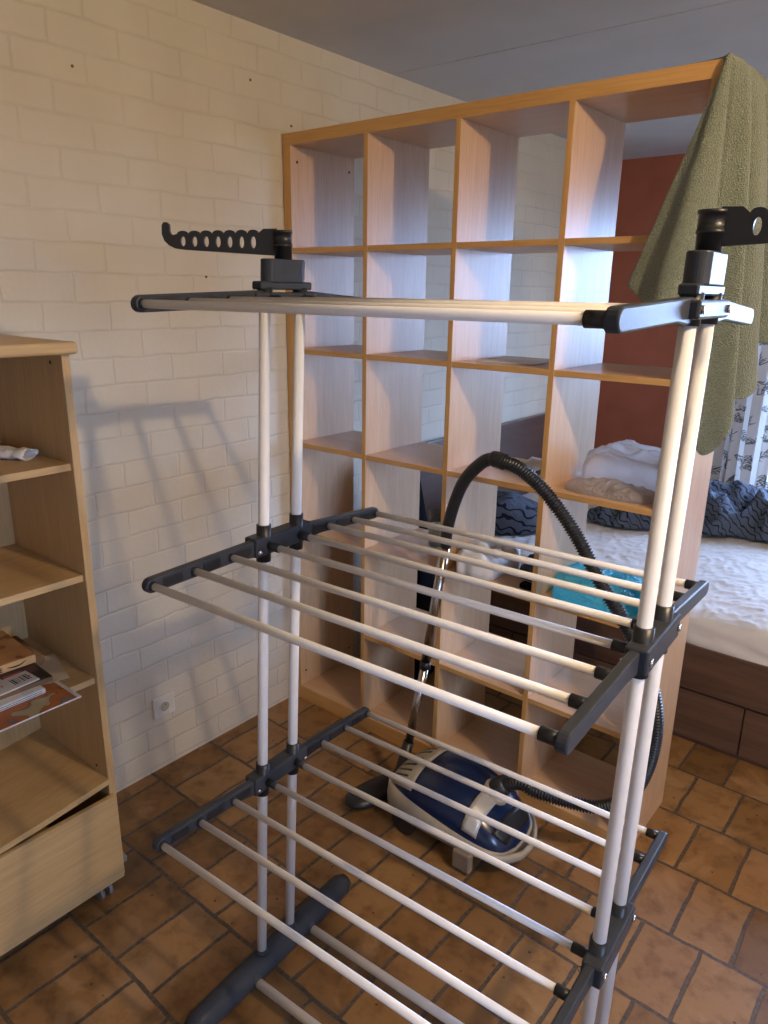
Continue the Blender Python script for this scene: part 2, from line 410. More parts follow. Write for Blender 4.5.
w2 = bpy.data.objects.new('added_fill_window', None); COL.objects.link(w2); w2.location = (XR + .1, (W2Y0 + W2Y1) / 2, W2Z0); w2['kind'] = 'structure'; w2['_o'] = tuple(w2.location)  # invented window out of view, added as cool fill for the left wall
fm = MB()
fm.box((XR + .07, W2Y0, W2Z0), (XR + .13, W2Y0 + fw, W2Z1), .004); fm.box((XR + .07, W2Y1 - fw, W2Z0), (XR + .13, W2Y1, W2Z1), .004)
fm.box((XR + .07, W2Y0 + fw, W2Z0), (XR + .13, W2Y1 - fw, W2Z0 + fw), .004); fm.box((XR + .07, W2Y0 + fw, W2Z1 - fw), (XR + .13, W2Y1 - fw, W2Z1), .004)
fm.build('window_frame', M['frame_white'], w2)
MB().box((XR + .095, W2Y0 + fw, W2Z0 + fw), (XR + .101, W2Y1 - fw, W2Z1 - fw)).build('window_glass', M['pane'], w2)

# wall socket
so = thing('wall_socket', 'square white power socket low on the painted brick wall', 'socket', (0, -.643, .205))
sb = MB(); sb.box((.0, -.688, .208), (.012, -.600, .290), .006, 3, smooth=False)
sb.build('plate', M['socket'], so)
MB().tube([(.0121, -.644, .249), (.0135, -.644, .249)], .022, 24).build('socket_ring', M['socket'], so)
MB().tube([(.0136, -.644, .249), (.0142, -.644, .249)], .018, 24).build('socket_well', M['socket_hole'], so)
MB().tube([(.0143, -.644, .261), (.022, -.644, .261)], .0025, 8).build('earth_pin', M['screw'], so)
# fixing holes and plugs on the wall
PLUGS = ((-.758, 2.241), (-.134, 2.333), (.047, 2.226), (-.354, 1.714))
for (y, z) in PLUGS:
    h = MB().tube([(.0005, y, z), (.003, y, z)], .004, 10).build('wall_plug', M['brown_card'])
    recentre(h)
    tag(h, {PLUGS[0][0]: 'small dark wall plug high on the brick wall, leftmost of the four', PLUGS[1][0]: 'small dark wall plug high on the brick wall, nearest the ceiling edge',
            PLUGS[2][0]: 'small dark wall plug on the wall just above the cube shelf', PLUGS[3][0]: 'small dark wall plug between the hanger arm and the top rack tier'}[y], 'wall plug', None)

# ------------------------------------------------------------------ open cube shelf (room divider)
T, PT, D, DT = .038, .352, .335, .0176
SW = 2 * T + 4 * PT - DT; BOT = .061; ST = BOT + 6 * PT - DT + T
sh = thing('cube_shelf', 'tall beech room divider shelf of open square compartments standing against the brick wall', 'shelf', (SW / 2 + .004, D / 2, 0))
X0 = .004
def Xd(i): return X0 + T + i * PT - DT / 2
def Zs(i): return BOT + PT * i - DT / 2     # centre of the i-th shelf counted from the floor, 1..5
BV = .0012
MB().box((X0, 0, ST - T), (X0 + SW, D, ST), BV).build('top_board', [M['foil_x'], M['beech_x']], sh)
MB().box((X0, 0, .0), (X0 + SW, D, BOT), BV).build('bottom_board', [M['foil_x'], M['beech_x']], sh)
sp = []
for a in (X0, X0 + SW - T):
    sp.append(MB().box((a, 0, BOT), (a + T, D, ST - T), BV).build('side_panel', [M['foil_z'], M['beech_z']], sh))
for z in (2.105, .12):
    for y in (.012 + .02, D - .03):
        MB().tube([(X0 + T, y, z), (X0 + T + .0008, y, z)], .005, 12).build('screw_hole', M['ink'], sp[0])
for i in (1, 2, 3):
    MB().box((Xd(i) - DT / 2, .0, BOT), (Xd(i) + DT / 2, D, ST - T), BV).build('divider', [M['foil_z'], M['beech_z']], sh)
for r in range(1, 6):
    for c in range(4):
        if r == 1 and c == 0: continue            # this compartment is double height
        a = X0 + T if c == 0 else Xd(c) + DT / 2
        b = X0 + SW - T if c == 3 else Xd(c + 1) - DT / 2
        MB().box((a, .001, Zs(r) - DT / 2), (b, D, Zs(r) + DT / 2), BV).build('shelf_board', [M['foil_x'], M['beech_x']], sh)

for o in sh.children:                      # the front edges carry a deeper coloured edge band
    if len(o.data.materials) > 1:
        for p_ in o.data.polygons:
            if p_.normal.y < -.7: p_.material_index = 1

# ------------------------------------------------------------------ left cabinet
KX = .397; KY1 = -1.062; KY0 = -2.05; KT = .020; KTOP = 1.555
kb = thing('open_cabinet', 'pale birch open cabinet on castors with a sagging drawer front, at the left edge', 'cabinet', (.21, -1.55, 0))
MB().box((.012, KY0 - .012, KTOP - .028), (KX + .022, KY1 + .012, KTOP), .007, 3).build('top_board', M['birch_y'], kb)
for y in (KY1 - KT, KY0):
    MB().box((.015, y, .05), (KX, y + KT, KTOP - .028), .0015).build('side_panel', M['birch_z'], kb)
MB().box((.015, KY0 + KT, .05), (.022, KY1 - KT, KTOP - .028)).build('back_panel', M['birch_z'], kb)
for z in (1.268, .980, .689):
    MB().box((.022, KY0 + KT, z - .018), (KX - .012, KY1 - KT, z), .0015).build('shelf_board', M['birch_y'], kb)
yy = [KY0 + KT, -1.42, -1.36, -1.28, -1.18, KY1 - KT]; zz = [.334, .334, .3365, .343, .354, .366]
bs = MB().prism(list(zip(yy, zz)) + [(a, b + .017) for a, b in zip(yy[::-1], zz[::-1])], .022, KX + .004, lambda a, b, d: (d, a, b)).build('bottom_shelf', M['birch_y'], kb, label='loose bottom shelf board lifting at its right end')
MB().box((.022, KY0 + KT, .05), (KX - .06, KY1 - KT, .066), .0015).build('base_board', M['birch_y'], kb)
# drawer front, hanging a little lower at its right end
R_ = Matrix.Translation((KX + .013, KY0, .33)) @ Matrix.Rotation(math.radians(-1.15), 4, 'X') @ Matrix.Translation((-KX - .013, -KY0, -.33))
dr = MB().box((KX + .0005, KY0, .056), (KX + .015, KY1 - .010, .331), .0015).build('drawer_front', M['birch_y'], kb)
for z in (1.505, .40):
    MB().tube([(KX - .055, KY1 - KT - .0008, z), (KX - .055, KY1 - KT, z)], .0045, 10).build('screw_hole', M['ink'], kb)
MB().box((KX - .04, KY1, .085), (KX + .0, KY1 + .012, .105), .003).build('rubber_bumper', M['rubber'], kb)
for (x, y) in ((KX - .020, KY1 - .060), (.09, KY1 - .045), (KX - .020, KY0 + .06), (.09, KY0 + .06)):
    ca = MB().box((x - .014, y - .020, .034), (x + .014, y + .020, .05), .004).build('castor', M['rim_plastic'], kb)
    for dy in (-.017, .009):
        MB().tube([(x, y + dy, .021), (x, y + dy + .011, .021)], .021, 18).build('castor_wheel', M['rubber'], ca)

# ------------------------------------------------------------------ things in the cabinet
SZ = .689
def slab(name, x0, x1, y0, y1, z0, z1, rz, mat, label, cat, bev=.0008):
    R = Matrix.Translation(((x0 + x1) / 2, (y0 + y1) / 2, 0)) @ Matrix.Rotation(math.radians(rz), 4, 'Z') @ Matrix.Translation((-(x0 + x1) / 2, -(y0 + y1) / 2, 0))
    t = thing(name, label, cat, ((x0 + x1) / 2, (y0 + y1) / 2, z0))
    return t, R
def xf(R, p): return R @ Vector(p)
# map-like magazine hanging over the front edge
t, R = slab('magazine', .20, .451, -1.62, -1.155, SZ, SZ + .005, 0.4, None, 'orange and cream map-patterned magazine under the book pile, jutting over the shelf edge', 'magazine')
MB().box((.20, -1.62, SZ), (.451, -1.155, SZ + .004), .0006, 1, R).build('pages', M['white_paper'], t)
MB().box((.202, -1.618, SZ + .004), (.4505, -1.166, SZ + .005), 0, 1, R).build('cover', M['map'], t)
# cream paper lying on it
o = MB().box((.185, -1.27, SZ + .0052), (.345, -1.128, SZ + .006), 0, 1, Matrix.Translation((.345, -1.128, 0)) @ Matrix.Rotation(math.radians(-14), 4, 'Z') @ Matrix.Translation((-.345, 1.128, 0))).build('paper_sheet', M['cream_paper'])
recentre(o); tag(o, 'loose cream paper sheet sticking out from under the book pile, towards the side panel', 'paper')
# white pad under the barcode booklet
t, R = slab('paper_pad', .20, .380, -1.60, -1.208, SZ + .0063, SZ + .0205, 1.5, None, 'white pad of paper with rounded corner and black edge lines lying on the map-patterned magazine', 'pad')
MB().box((.20, -1.60, SZ + .0063), (.380, -1.208, SZ + .0205), .004, 3, R).build('pages', M['white_paper'], t)
for z in (.011, .016):
    MB().box((.3801, -1.595, SZ + z), (.3804, -1.218, SZ + z + .0013), 0, 1, R).build('edge_line', M['ink'], t)
# dark magazine box with pink cover block
t, R = slab('magazine', .12, .345, -1.62, -1.172, SZ + .021, SZ + .034, -2, None, 'thick dark magazine with brown side and a pink cover block, under the orange book', 'magazine')
MB().box((.12, -1.62, SZ + .021), (.345, -1.172, SZ + .0328), .0006, 1, R).build('pages', M['brown_card'], t, label='brown edge of the dark magazine')
MB().box((.12, -1.62, SZ + .0328), (.345, -1.172, SZ + .034), .0003, 1, R).build('cover', M['dark_cover'], t)
MB().box((.262, -1.262, SZ + .0341), (.318, -1.214, SZ + .0344), 0, 1, R).build('pink_block', M['pink'], t)
MB().box((.252, -1.207, SZ + .0341), (.292, -1.182, SZ + .0344), 0, 1, R).build('maroon_block', M['maroon'], t)
lb = MB().box((.262, -1.315, SZ + .0341), (.31, -1.268, SZ + .0345), 0, 1, R).build('title_label', M['white_paper'], t)
for k in range(3):
    MB().box((.270 + k * .013, -1.310, SZ + .0346), (.276 + k * .013, -1.274 - .006 * (k % 2), SZ + .0348), 0, 1, R).build('text_line', M['ink'], lb)
# white booklet with a barcode
t, R = slab('booklet', .292, .360, -1.56, -1.208, SZ + .035, SZ + .0382, 3.5, None, 'white booklet with a black barcode and orange marks, in front of the dark magazine', 'booklet')
MB().box((.292, -1.56, SZ + .0350), (.360, -1.208, SZ + .0382), .0008, 1, R).build('cover', M['white_paper'], t)
y = -1.262; k = 0
for wd in (2, 1, 3, 1, 1, 2, 1, 3, 2, 1, 1, 2, 3, 1, 2):
    if k % 2 == 0: MB().box((.310, y, SZ + .0383), (.342, y + wd * .0013, SZ + .0386), 0, 1, R).build('barcode_bar', M['ink'], t)
    y += wd * .0017; k += 1
for (y, rr) in ((-1.218, .004), (-1.286, .004), (-1.312, .008), (-1.340, .005)):
    MB().tube([xf(R, (.325, y, SZ + .0383)), xf(R, (.325, y, SZ + .0386))], rr, 5).build('orange_mark', M['orange_ink'], t)
# orange book
t, R = slab('book', .035, .245, -1.56, -1.163, SZ + .0352, SZ + .058, -3, None, 'thick orange book with black lettering along its tan spine, on top of the pile', 'book')
MB().box((.035, -1.56, SZ + .0352), (.245, -1.163, SZ + .0575), .002, 2, R).build('spine', M['tan_card'], t)
MB().box((.037, -1.56, SZ + .0576), (.2435, -1.165, SZ + .0588), .0004, 1, R).build('cover', M['cardtop'], t)
text_mesh('ATZE', .0165, 'lettering', M['ink'], t, xf(R, (.2454, -1.288, SZ + .0402)), R.to_3x3() @ Vector((0, 1, 0)), (0, 0, 1), bold=.0005)
fl = spline([(.2455, -1.236, SZ + .047), (.2455, -1.222, SZ + .044), (.2455, -1.204, SZ + .0445), (.2455, -1.188, SZ + .052)], 6)
MB().tube([xf(R, p) for p in fl], .0018, 6, radii=[.0007 + .0014 * math.sin(PI * i / (len(fl) - 1)) for i in range(len(fl))]).build('flourish', M['ink'], t)
for (x, y, dx, dy) in ((.09, -1.215, .018, .012), (.095, -1.25, .018, .012), (.10, -1.28, .02, .014), (.165, -1.31, .05, .04)):
    MB().box((x, y, SZ + .0589), (x + dx, y + dy, SZ + .0591), 0, 1, R).build('cover_print', M['ink'], t)
# short tube beside the orange book
o = MB().tube([(.06, -1.138, SZ + .0215), (.225, -1.146, SZ + .0215)], .0145, 18).build('cardboard_tube', M['brown_card'])
recentre(o); tag(o, 'short brown cardboard tube lying along the right end of the orange book', 'tube')
# crumpled paper on the upper shelf
rows = []
pth = spline([(.275, -1.125, 1.283), (.21, -1.165, 1.286), (.15, -1.24, 1.288), (.13, -1.34, 1.287)], 8)
for i, p in enumerate(pth):
    rr = .030 * (1 - .15 * i / len(pth)); rg = []
    tdir = (pth[min(i + 1, len(pth) - 1)] - pth[max(i - 1, 0)]).normalized(); side = tdir.cross(Vector((0, 0, 1))).normalized()
    for k in range(20):
        a = 2 * PI * k / 20; q = noise.noise(Vector((i * .5, math.cos(a) * 1.5, math.sin(a) * 1.5))) * .007
        rg.append(Vector((p.x, p.y, 0)) + side * (math.cos(a) * (rr + q)) + Vector((0, 0, max(1.2685, 1.2685 + .013 + math.sin(a) * (.013 + q)))))
    rows.append(rg)
mb = MB(); mb.grid(rows, True, True); mb.raw(rows[-1], [list(range(20))])
o = solid(mb.build('paper_bag', M['white_paper']), .0012, -1); recentre(o)
tag(o, 'flattened white paper bag with an open end lying on the cabinet upper shelf', 'paper bag')

# ------------------------------------------------------------------ drying rack
OX, YAW, LEAN, L = .8556, .0539, .052, .817
VC, PH = -.9463, .0515
TIERS = [(1.6583, .03, .06), (1.146, .0017, .0789), (.5632, -.0701, .060)]
HP = .066; DD = (.0862, .1827, .2807)
cs_, sn_ = math.cos(YAW), math.sin(YAW)
def RW(u, v, w):
    v2 = v + LEAN * w
    return Vector((OX + cs_ * u - sn_ * v2, sn_ * u + cs_ * v2, w))
rk = thing('drying_rack', 'white and dark grey three-tier folding laundry rack with empty rails in the foreground', 'drying rack', RW(L / 2, VC, 0))
WT, DP, RP = M['white_tube'], M['dark_plastic'], M['rim_plastic']
def rbox(u0, u1, v0, v1, w0, w1, bev=.003, frame=None):
    mb = MB().box((u0, v0, w0), (u1, v1, w1), bev, 2)
    mb.v = [(frame(p) if frame else RW(*p)) for p in mb.v]; return mb
def stadium(n=10):
    return [(math.cos(a), math.sin(a)) for a in [2 * PI * i / n for i in range(n)]]
# feet
for u in (0., L):
    path = [RW(u, VC - .285 + .57 * i / 24, .032) for i in range(25)]
    rad = [.034 * (1 - max(0, abs(i - 12) / 12 - .93) ** 2 * 60) * (.9 + .1 * math.cos((i - 12) / 12 * 1.4)) for i in range(25)]
    ft = MB().tube(path, .034, 20, radii=rad).build('foot', DP, rk)
    for s in (-1, 1):
        MB().tube([RW(u, VC + s * PH, .06), RW(u, VC + s * PH, .074)], .0165, 18).build('post_socket', DP, ft)
        uu = .04 if u == 0 else L - .04
        MB().tube([RW(u, VC + s * .10, .034), RW(uu, VC + s * .10, .034)], .0145, 16).build('tube_socket', DP, ft)
for s in (-1, 1):
    MB().tube([RW(.038, VC + s * .10, .034), RW(L - .038, VC + s * .10, .034)], .0112, 16).build('cross_tube', WT, rk)
# posts
for u in (0., L):
    for s in (-1, 1):
        MB().tube([RW(u, VC + s * PH, .066), RW(u, VC + s * PH, 1.672)], .0118, 20).build('post', WT, rk)
# tiers
def wing_frame(side, ang, w):
    """local frame of a wing: (u, distance outwards from its hinge, height) -> world"""
    def f(p):
        d, h = p[1], p[2]
        return RW(p[0], VC + side * (HP + d * math.cos(ang) + h * math.sin(ang)), w - d * math.sin(ang) + h * math.cos(ang))
    return f
for ti, (w, an, af) in enumerate(TIERS):
    for end in (0, 1):
        u0 = 0. if end == 0 else L
        out = -1 if end == 0 else 1          # outward direction along u
        # hinge bracket between the posts
        br = MB()
        a, b = sorted((u0 - out * .0155, u0 + out * .022))
        br.v += []
        hb = .013 if ti == 0 else .021; t1 = rbox(a, b, VC - HP - .022, VC + HP + .022, w - hb, w + hb, .004); br.raw(t1.v, t1.f)
        bo = br.build('bracket', DP, rk)
        for s in (-1, 1):
            MB().tube([RW(u0, VC + s * PH, w - (.0225 if ti == 0 else .038)), RW(u0, VC + s * PH, w + (.022 if ti == 0 else .044))], .0160, 20).build('collar', RP, bo)
            MB().tube([RW(u0 + out * .0215, VC + s * (HP + .010), w), RW(u0 + out * .0265, VC + s * (HP + .010), w)], .006, 12).build('screw', M['screw'], bo)
            MB().tube([RW(u0 - out * .0150, VC + s * (HP + .012), w - .006), RW(u0 - out * .0190, VC + s * (HP + .014), w - .010)], .005, 12).build('screw', M['screw'], bo)
            # wing arm
            fr = wing_frame(s, an if s < 0 else af, w)
            inn = u0 - out * .009
            prof = []
            Lw = DD[2] + .014
            hh = .0145
            for i in range(9):
                aa = -PI / 2 + PI * i / 8; prof.append((Lw - hh + hh * math.cos(aa) , hh * math.sin(aa)))
            prof += [(.010, hh + .002), (-.012, hh + .002), (-.012, -hh - .004), (.018, -hh - .006), (.07, -hh)]
            lo, hi = sorted((inn, u0 + out * .0085))
            am = MB()
            am.prism(prof, lo, hi, lambda d, h, uu, fr=fr: fr((uu, d, h)))
            arm = am.build('arm', DP, rk)
            bv = arm.modifiers.new('bevel', 'BEVEL'); bv.width = .003; bv.segments = 2; bv.limit_method = 'ANGLE'
            # open inner side of the channel with ribs
            for d in (.055, .14, .235):
                rbox(min(u0 - out * .0092, u0 - out * .0112), max(u0 - out * .0092, u0 - out * .0112), d - .022, d + .022, -.009, .009, .001, fr).build('recess', RP, arm)
    # rails with their end caps
    for i in range(8):
        if i in (3, 4):
            P = lambda u, i=i: RW(u, VC + (-.0484 if i == 3 else .0484), w - .002); e = .045
        else:
            k = 2 - i if i < 3 else i - 5; s = -1 if i < 3 else 1; fr = wing_frame(s, an if s < 0 else af, w); e = .033
            P = lambda u, k=k, fr=fr: fr((u, DD[k], 0))
        el = .014 if i not in (3, 4) else .044
        rail = MB().tube([P(el - .004), P(L - e + .004)], .0072, 14).build('rail', WT, rk)
        MB().tube([P(.006), P(el)], .0098, 14).build('end_cap', RP, rail)
        MB().tube([P(L - e), P(L - .006)], .0098, 14).build('end_cap', RP, rail)
# hanger holders on top
def plate_with_holes(outline, holes, thick):
    cu = bpy.data.curves.new('plate', 'CURVE'); cu.dimensions = '2D'; cu.fill_mode = 'BOTH'; cu.extrude = thick / 2; cu.bevel_depth = .0008
    for pl in [outline] + holes:
        sp_ = cu.splines.new('POLY'); sp_.points.add(len(pl) - 1); sp_.use_cyclic_u = True
        for q, (x, y) in zip(sp_.points, pl): q.co = (x, y, 0, 1)
    tmp = bpy.data.objects.new('plate_tmp', cu); COL.objects.link(tmp)
    dg = bpy.context.evaluated_depsgraph_get(); me = bpy.data.meshes.new_from_object(tmp.evaluated_get(dg)); bpy.data.objects.remove(tmp)
    return [v.co.copy() for v in me.vertices], [list(p.vertices) for p in me.polygons]
top = [(.0, .022)]; 
top += [(.030, .022)]
for k in range(7):
    c = .054 + .0275 * k
    for j in range(7):
        a = PI - PI * j / 6; top.append((c + .0125 * math.cos(a), .0145 + .0065 * math.sin(a)))
top += [(.240, .012), (.247, .014), (.250, .021), (.250, .036), (.255, .041), (.262, .041), (.266, .035), (.267, .015), (.262, .0), (.252, -.010), (.238, -.0165), (.215, -.0185), (.0, -.0225)]
holes = []
for k in range(7):
    c = .054 + .0275 * k; holes.append([(c + .0068 * math.cos(a), -.001 + .0118 * math.sin(a)) for a in [2 * PI * i / 16 for i in range(16)]])
pv, pf = plate_with_holes(top, holes, .008)
for u0, dirn in ((0., Vector((-.80, -.60, 0))), (L, Vector((.98, .10, 0)))):
    mb = MB(); sec = []
    for lv in (0, 1):
        ring = []
        for i in range(28):
            a = 2 * PI * i / 28; cx = PH if math.sin(a) >= 0 else -PH
            ring.append(RW(u0 + .0185 * math.cos(a), VC + cx * .72 + .0195 * math.sin(a), (1.690, 1.735)[lv]))
        sec.append(ring)
    mb.grid(sec, False, True); mb.raw(sec[0], [list(range(28))[::-1]]); mb.raw(sec[1], [list(range(28))])
    x = rbox(u0 - .014, u0 + .014, VC - .075, VC + .075, 1.676, 1.692, .003); mb.raw(x.v, x.f)
    ho = mb.build('hanger_holder', DP, rk)
    bv = ho.modifiers.new('bevel', 'BEVEL'); bv.width = .003; bv.segments = 2; bv.limit_method = 'ANGLE'
    cc = RW(u0, VC, 1.737)
    MB().tube([cc + Vector((0, 0, z)) for z in (-.004, .022, .022, .027, .027, .048, .048, .053)], .017, 24,
              radii=[.0175, .0180, .0195, .0195, .0185, .0180, .0200, .0200]).build('pivot', RP, ho)
    up = Vector((0, 0, 1)); nr = dirn.normalized().cross(up); dn = dirn.normalized()
    mb = MB(); mb.raw([cc + Vector((0, 0, .031)) + dn * (p.x * .87 + .012) + up * p.y * (1.12 - 1.1 * p.x) + nr * p.z for p in pv], pf)
    mb.build('hanger_arm', RP, rk, label='dark arm with a row of oval hanger holes and a hooked tip')

# ------------------------------------------------------------------ vacuum cleaner
va = thing('vacuum_cleaner', 'blue and cream canister vacuum cleaner with black hose, on the tiles before the shelf', 'vacuum cleaner', (1.02, -.22, 0))
VA = math.radians(0); vx = Vector((math.cos(VA), math.sin(VA), 0)); vy = Vector((-math.sin(VA), math.cos(VA), 0))
VO = Vector((1.003, -.235, 0))
def VW(a, b, c): return VO + vx * a * .95 + vy * b + Vector((0, 0, c))
# stations along the body: (a, half width, bottom, waist, top)
ST_ = [(-.235, .030, .070, .090, .110), (-.225, .085, .050, .100, .150), (-.19, .118, .040, .105, .185), (-.12, .136, .036, .108, .215), (-.03, .142, .036, .105, .228),
       (.06, .140, .036, .098, .218), (.13, .132, .036, .090, .190), (.19, .115, .038, .082, .150), (.225, .085, .045, .075, .110), (.238, .035, .058, .070, .085)]
def interp(lst, n):
    v = spline([Vector((q[0], q[1], q[2])) for q in lst], n); w2 = spline([Vector((q[3], q[4], 0)) for q in lst], n)
    return [(a.x, a.y, a.z, b.x, b.y) for a, b in zip(v, w2)]
SS = interp(ST_, 4)
def shell_pt(st, t):
    """t 0..1 across the upper shell from one waist side to the other"""
    a, hw, bt, wa, tp = st; ang = PI * t
    c, s_ = math.cos(ang), math.sin(ang)
    return VW(a, -hw * math.copysign(abs(c) ** .75, c), wa + (tp - wa) * abs(s_) ** .8)
upper = MB(); upper.grid([[shell_pt(st, i / 24) for i in range(25)] for st in SS]); upper.build('upper_shell', M['navy'], va)
lower = MB(); rows = []
for (a, hw, bt, wa, tp) in SS:
    r = []
    for i in range(17):
        ang = PI * i / 16; c, s_ = math.cos(ang), math.sin(ang)
        r.append(VW(a, -hw * .98 * math.copysign(abs(c) ** .6, c), (wa - .012) - (wa - .012 - bt) * abs(s_) ** .5))
    rows.append(r)
lower.grid(rows); lower.build('lower_shell', M['rim_plastic'], va)
band = MB(); rows = []
loop = [(st, s) for s in (-1,) for st in SS] + [(st, 1) for st in SS[::-1]]
for (a, hw, bt, wa, tp), s in loop:
    k = max(0, min(1, (a + .235) / .47)); hgt = .078 * (1 - k) ** .8 + .018
    o_ = hw + .006
    rows.append([VW(a * 1.02, s * o_, wa - hgt * .55), VW(a * 1.025, s * (o_ + .004), wa), VW(a * 1.02, s * (o_ - .004), wa + hgt * .45), VW(a * 1.0, s * (hw - .012), wa + hgt * .45 + .001), VW(a, s * (hw - .014), wa - hgt * .5)])
rows.append(rows[0]); band.grid(rows, True, True); band.build('side_band', M['cream_plastic'], va)
# front handle loop
hl = spline([VW(.15, -.128, .085), VW(.215, -.112, .075), VW(.258, -.05, .066), VW(.266, .0, .066), VW(.258, .05, .066), VW(.215, .112, .075), VW(.15, .128, .085)], 6)
MB().tube(hl, .013, 12, squash=(1.3, .7)).build('front_handle', M['cream_plastic'], va)
def surf_patch(a0, a1, t0, t1, na, nt, off):
    rows = []
    for i in range(na + 1):
        a = a0 + (a1 - a0) * i / na
        j = max(k for k in range(len(SS)) if SS[k][0] <= a); j = min(j, len(SS) - 2); f = (a - SS[j][0]) / (SS[j + 1][0] - SS[j][0])
        st = tuple(SS[j][q] * (1 - f) + SS[j + 1][q] * f for q in range(5))
        r = []
        for k in range(nt + 1):
            p = shell_pt(st, t0 + (t1 - t0) * k / nt); cen = VW(st[0], 0, .08); r.append(p + (p - cen).normalized() * off)
        rows.append(r)
    return rows
g = MB().grid(surf_patch(.10, .15, .10, .90, 4, 20, .003)); solid(g.build('silver_strap', M['silver_plastic'], va), .004, 1)
g = MB().grid(surf_patch(-.215, -.105, .16, .84, 6, 20, .003)); vg = solid(g.build('rear_grille', M['cream_plastic'], va), .004, 1)
for k in range(8):
    g = MB().grid(surf_patch(-.205, -.14, .27 + .065 * k, .29 + .065 * k, 4, 1, .006)); solid(g.build('grille_slot', M['rim_plastic'], vg), .002, 1)
g = MB().grid(surf_patch(.185, .225, .25, .75, 3, 10, .003)); solid(g.build('front_vent', M['rim_plastic'], va), .003, 1)
rr = math.radians
for (a, b) in ((-.13, -.125), (-.13, .125)):
    MB().tube([VW(a, b - .008, .046), VW(a, b + .008, .046)], .046, 24).build('rear_wheel', M['rim_plastic'], va)
MB().tube([VW(.15, -.012, .022), VW(.15, .012, .022)], .022, 18).build('front_wheel', M['rim_plastic'], va)
MB().box(tuple(VW(.085, -.158, .012)), tuple(VW(.150, -.132, .075)), .006, 2).build('wand_rest', M['card_beige'], va)
# hose port and hose
port = VW(.125, .02, .185); pd = Vector((.35, .25, .9)).normalized()
MB().tube([port - pd * .02, port + pd * .018], .043, 28).build('port_ring', M['cream_plastic'], va)
MB().tube([port + pd * .0, port + pd * .03, port + pd * .05 + Vector((.012, 0, 0))], .034, 24, radii=[.036, .034, .028]).build('port_cuff', M['rim_plastic'], va)
hose_pts = [port + pd * .03, Vector((1.190, -.195, .245)), Vector((1.240, -.190, .238)), Vector((1.320, -.165, .232)), Vector((1.415, -.13, .235)), Vector((1.485, -.10, .285)), Vector((1.522, -.083, .385)), Vector((1.532, -.08, .52)),
            Vector((1.508, -.08, .637)), Vector((1.455, -.08, .742)), Vector((1.395, -.08, .829)), Vector((1.325, -.08, .913)), Vector((1.239, -.08, 1.035)), Vector((1.139, -.08, 1.135)), Vector((1.055, -.08, 1.188)), Vector((.985, -.08, 1.203))]
sp0 = spline(hose_pts, 12)
# even resampling so that the corrugations are regular
ds = [0]
for a, b in zip(sp0, sp0[1:]): ds.append(ds[-1] + (b - a).length)
NH = int(ds[-1] / .0022); hp = []; j = 0
for i in range(NH + 1):
    d = ds[-1] * i / NH
    while j < len(ds) - 2 and ds[j + 1] < d: j += 1
    f = (d - ds[j]) / max(1e-9, ds[j + 1] - ds[j]); hp.append(sp0[j].lerp(sp0[j + 1], f))
MB().tube(hp, .018, 14, radii=[.0188 + .0022 * (1 if (i % 4) < 2 else -1) for i in range(len(hp))]).build('hose', M['rim_plastic'], va)
hs = spline([(1.005, -.08, 1.200), (.965, -.08, 1.203), (.925, -.08, 1.185), (.868, -.08, 1.122), (.832, -.078, 1.04), (.808, -.075, .95), (.800, -.07, .885)], 8)
MB().tube(hs, .02, 18, radii=[.0245 if i < 9 else .0205 - .0015 * i / len(hs) for i in range(len(hs))]).build('hose_handle', M['rim_plastic'], va)
wa_ = Vector((.800, -.070, .90)); wb_ = Vector((.772, -.122, .47)); wc_ = Vector((.747, -.175, .165))
MB().tube([wa_, wb_], .0165, 20).build('wand', M['chrome'], va)
MB().tube([wb_ + Vector((0, 0, .012)), wb_ - Vector((0, 0, .014))], .0185, 20).build('wand_collar', M['rim_plastic'], va)
MB().tube([wb_, wc_], .0145, 20).build('wand_extension', M['chrome'], va)
MB().tube([wc_ + (wb_ - wc_) * .06, Vector((.738, -.20, .085)), Vector((.730, -.225, .045))], .019, 18, radii=[.0185, .020, .021]).build('head_joint', M['rim_plastic'], va)
hd = MB(); rows = []
for i in range(15):
    t_ = -1 + 2 * i / 14; e = (1 - abs(t_) ** 3.5) ** .5 if abs(t_) < 1 else .02; e = max(e, .05)
    c = Vector((.705, -.27, 0)) + Vector((-.22, -.95, 0)).normalized() * (.145 * t_); nx = Vector((.95, -.22, 0)).normalized()
    rows.append([c + nx * (.055 * e * math.cos(a)) + Vector((0, 0, .028 + .026 * e * math.sin(a))) for a in [2 * PI * k / 16 for k in range(16)]])
hd.grid(rows, True, True); hd.raw(rows[0], [list(range(16))]); hd.raw(rows[-1], [list(range(16))]); hd.build('floor_head', M['rim_plastic'], va)

# ------------------------------------------------------------------ bed behind the shelf
BX0, BX1, BY0, BY1 = .012, 2.12, .75, 2.72
bd = thing('bed', 'wide dark walnut bed with drawers under a wrinkled white sheet, behind the cube shelf', 'bed', (1.05, 1.75, 0))
fr_ = MB()
fr_.box((BX0 + .03, BY0, .228), (BX1, BY0 + .03, .41), .002); fr_.box((BX0 + .03, BY1 - .03, .0), (BX1, BY1, .41), .002); fr_.box((BX1 - .03, BY0 + .03, .0), (BX1, BY1 - .03, .41), .002)
fr_.box((BX0 + .03, BY0 + .02, .0), (BX1 - .03, BY0 + .05, .228)); fr_.box((BX0 + .03, BY0 + .03, .28), (BX1 - .03, BY1 - .03, .31))
fr_.build('frame', M['walnut_x'], bd)
xs = [BX0 + .035, .63, 1.605, BX1 - .004]
for a, b in zip(xs, xs[1:]):
    MB().box((a, BY0 + .003, .022), (b - .006, BY0 + .02, .219), .0015).build('drawer_front', M['walnut_x'], bd)
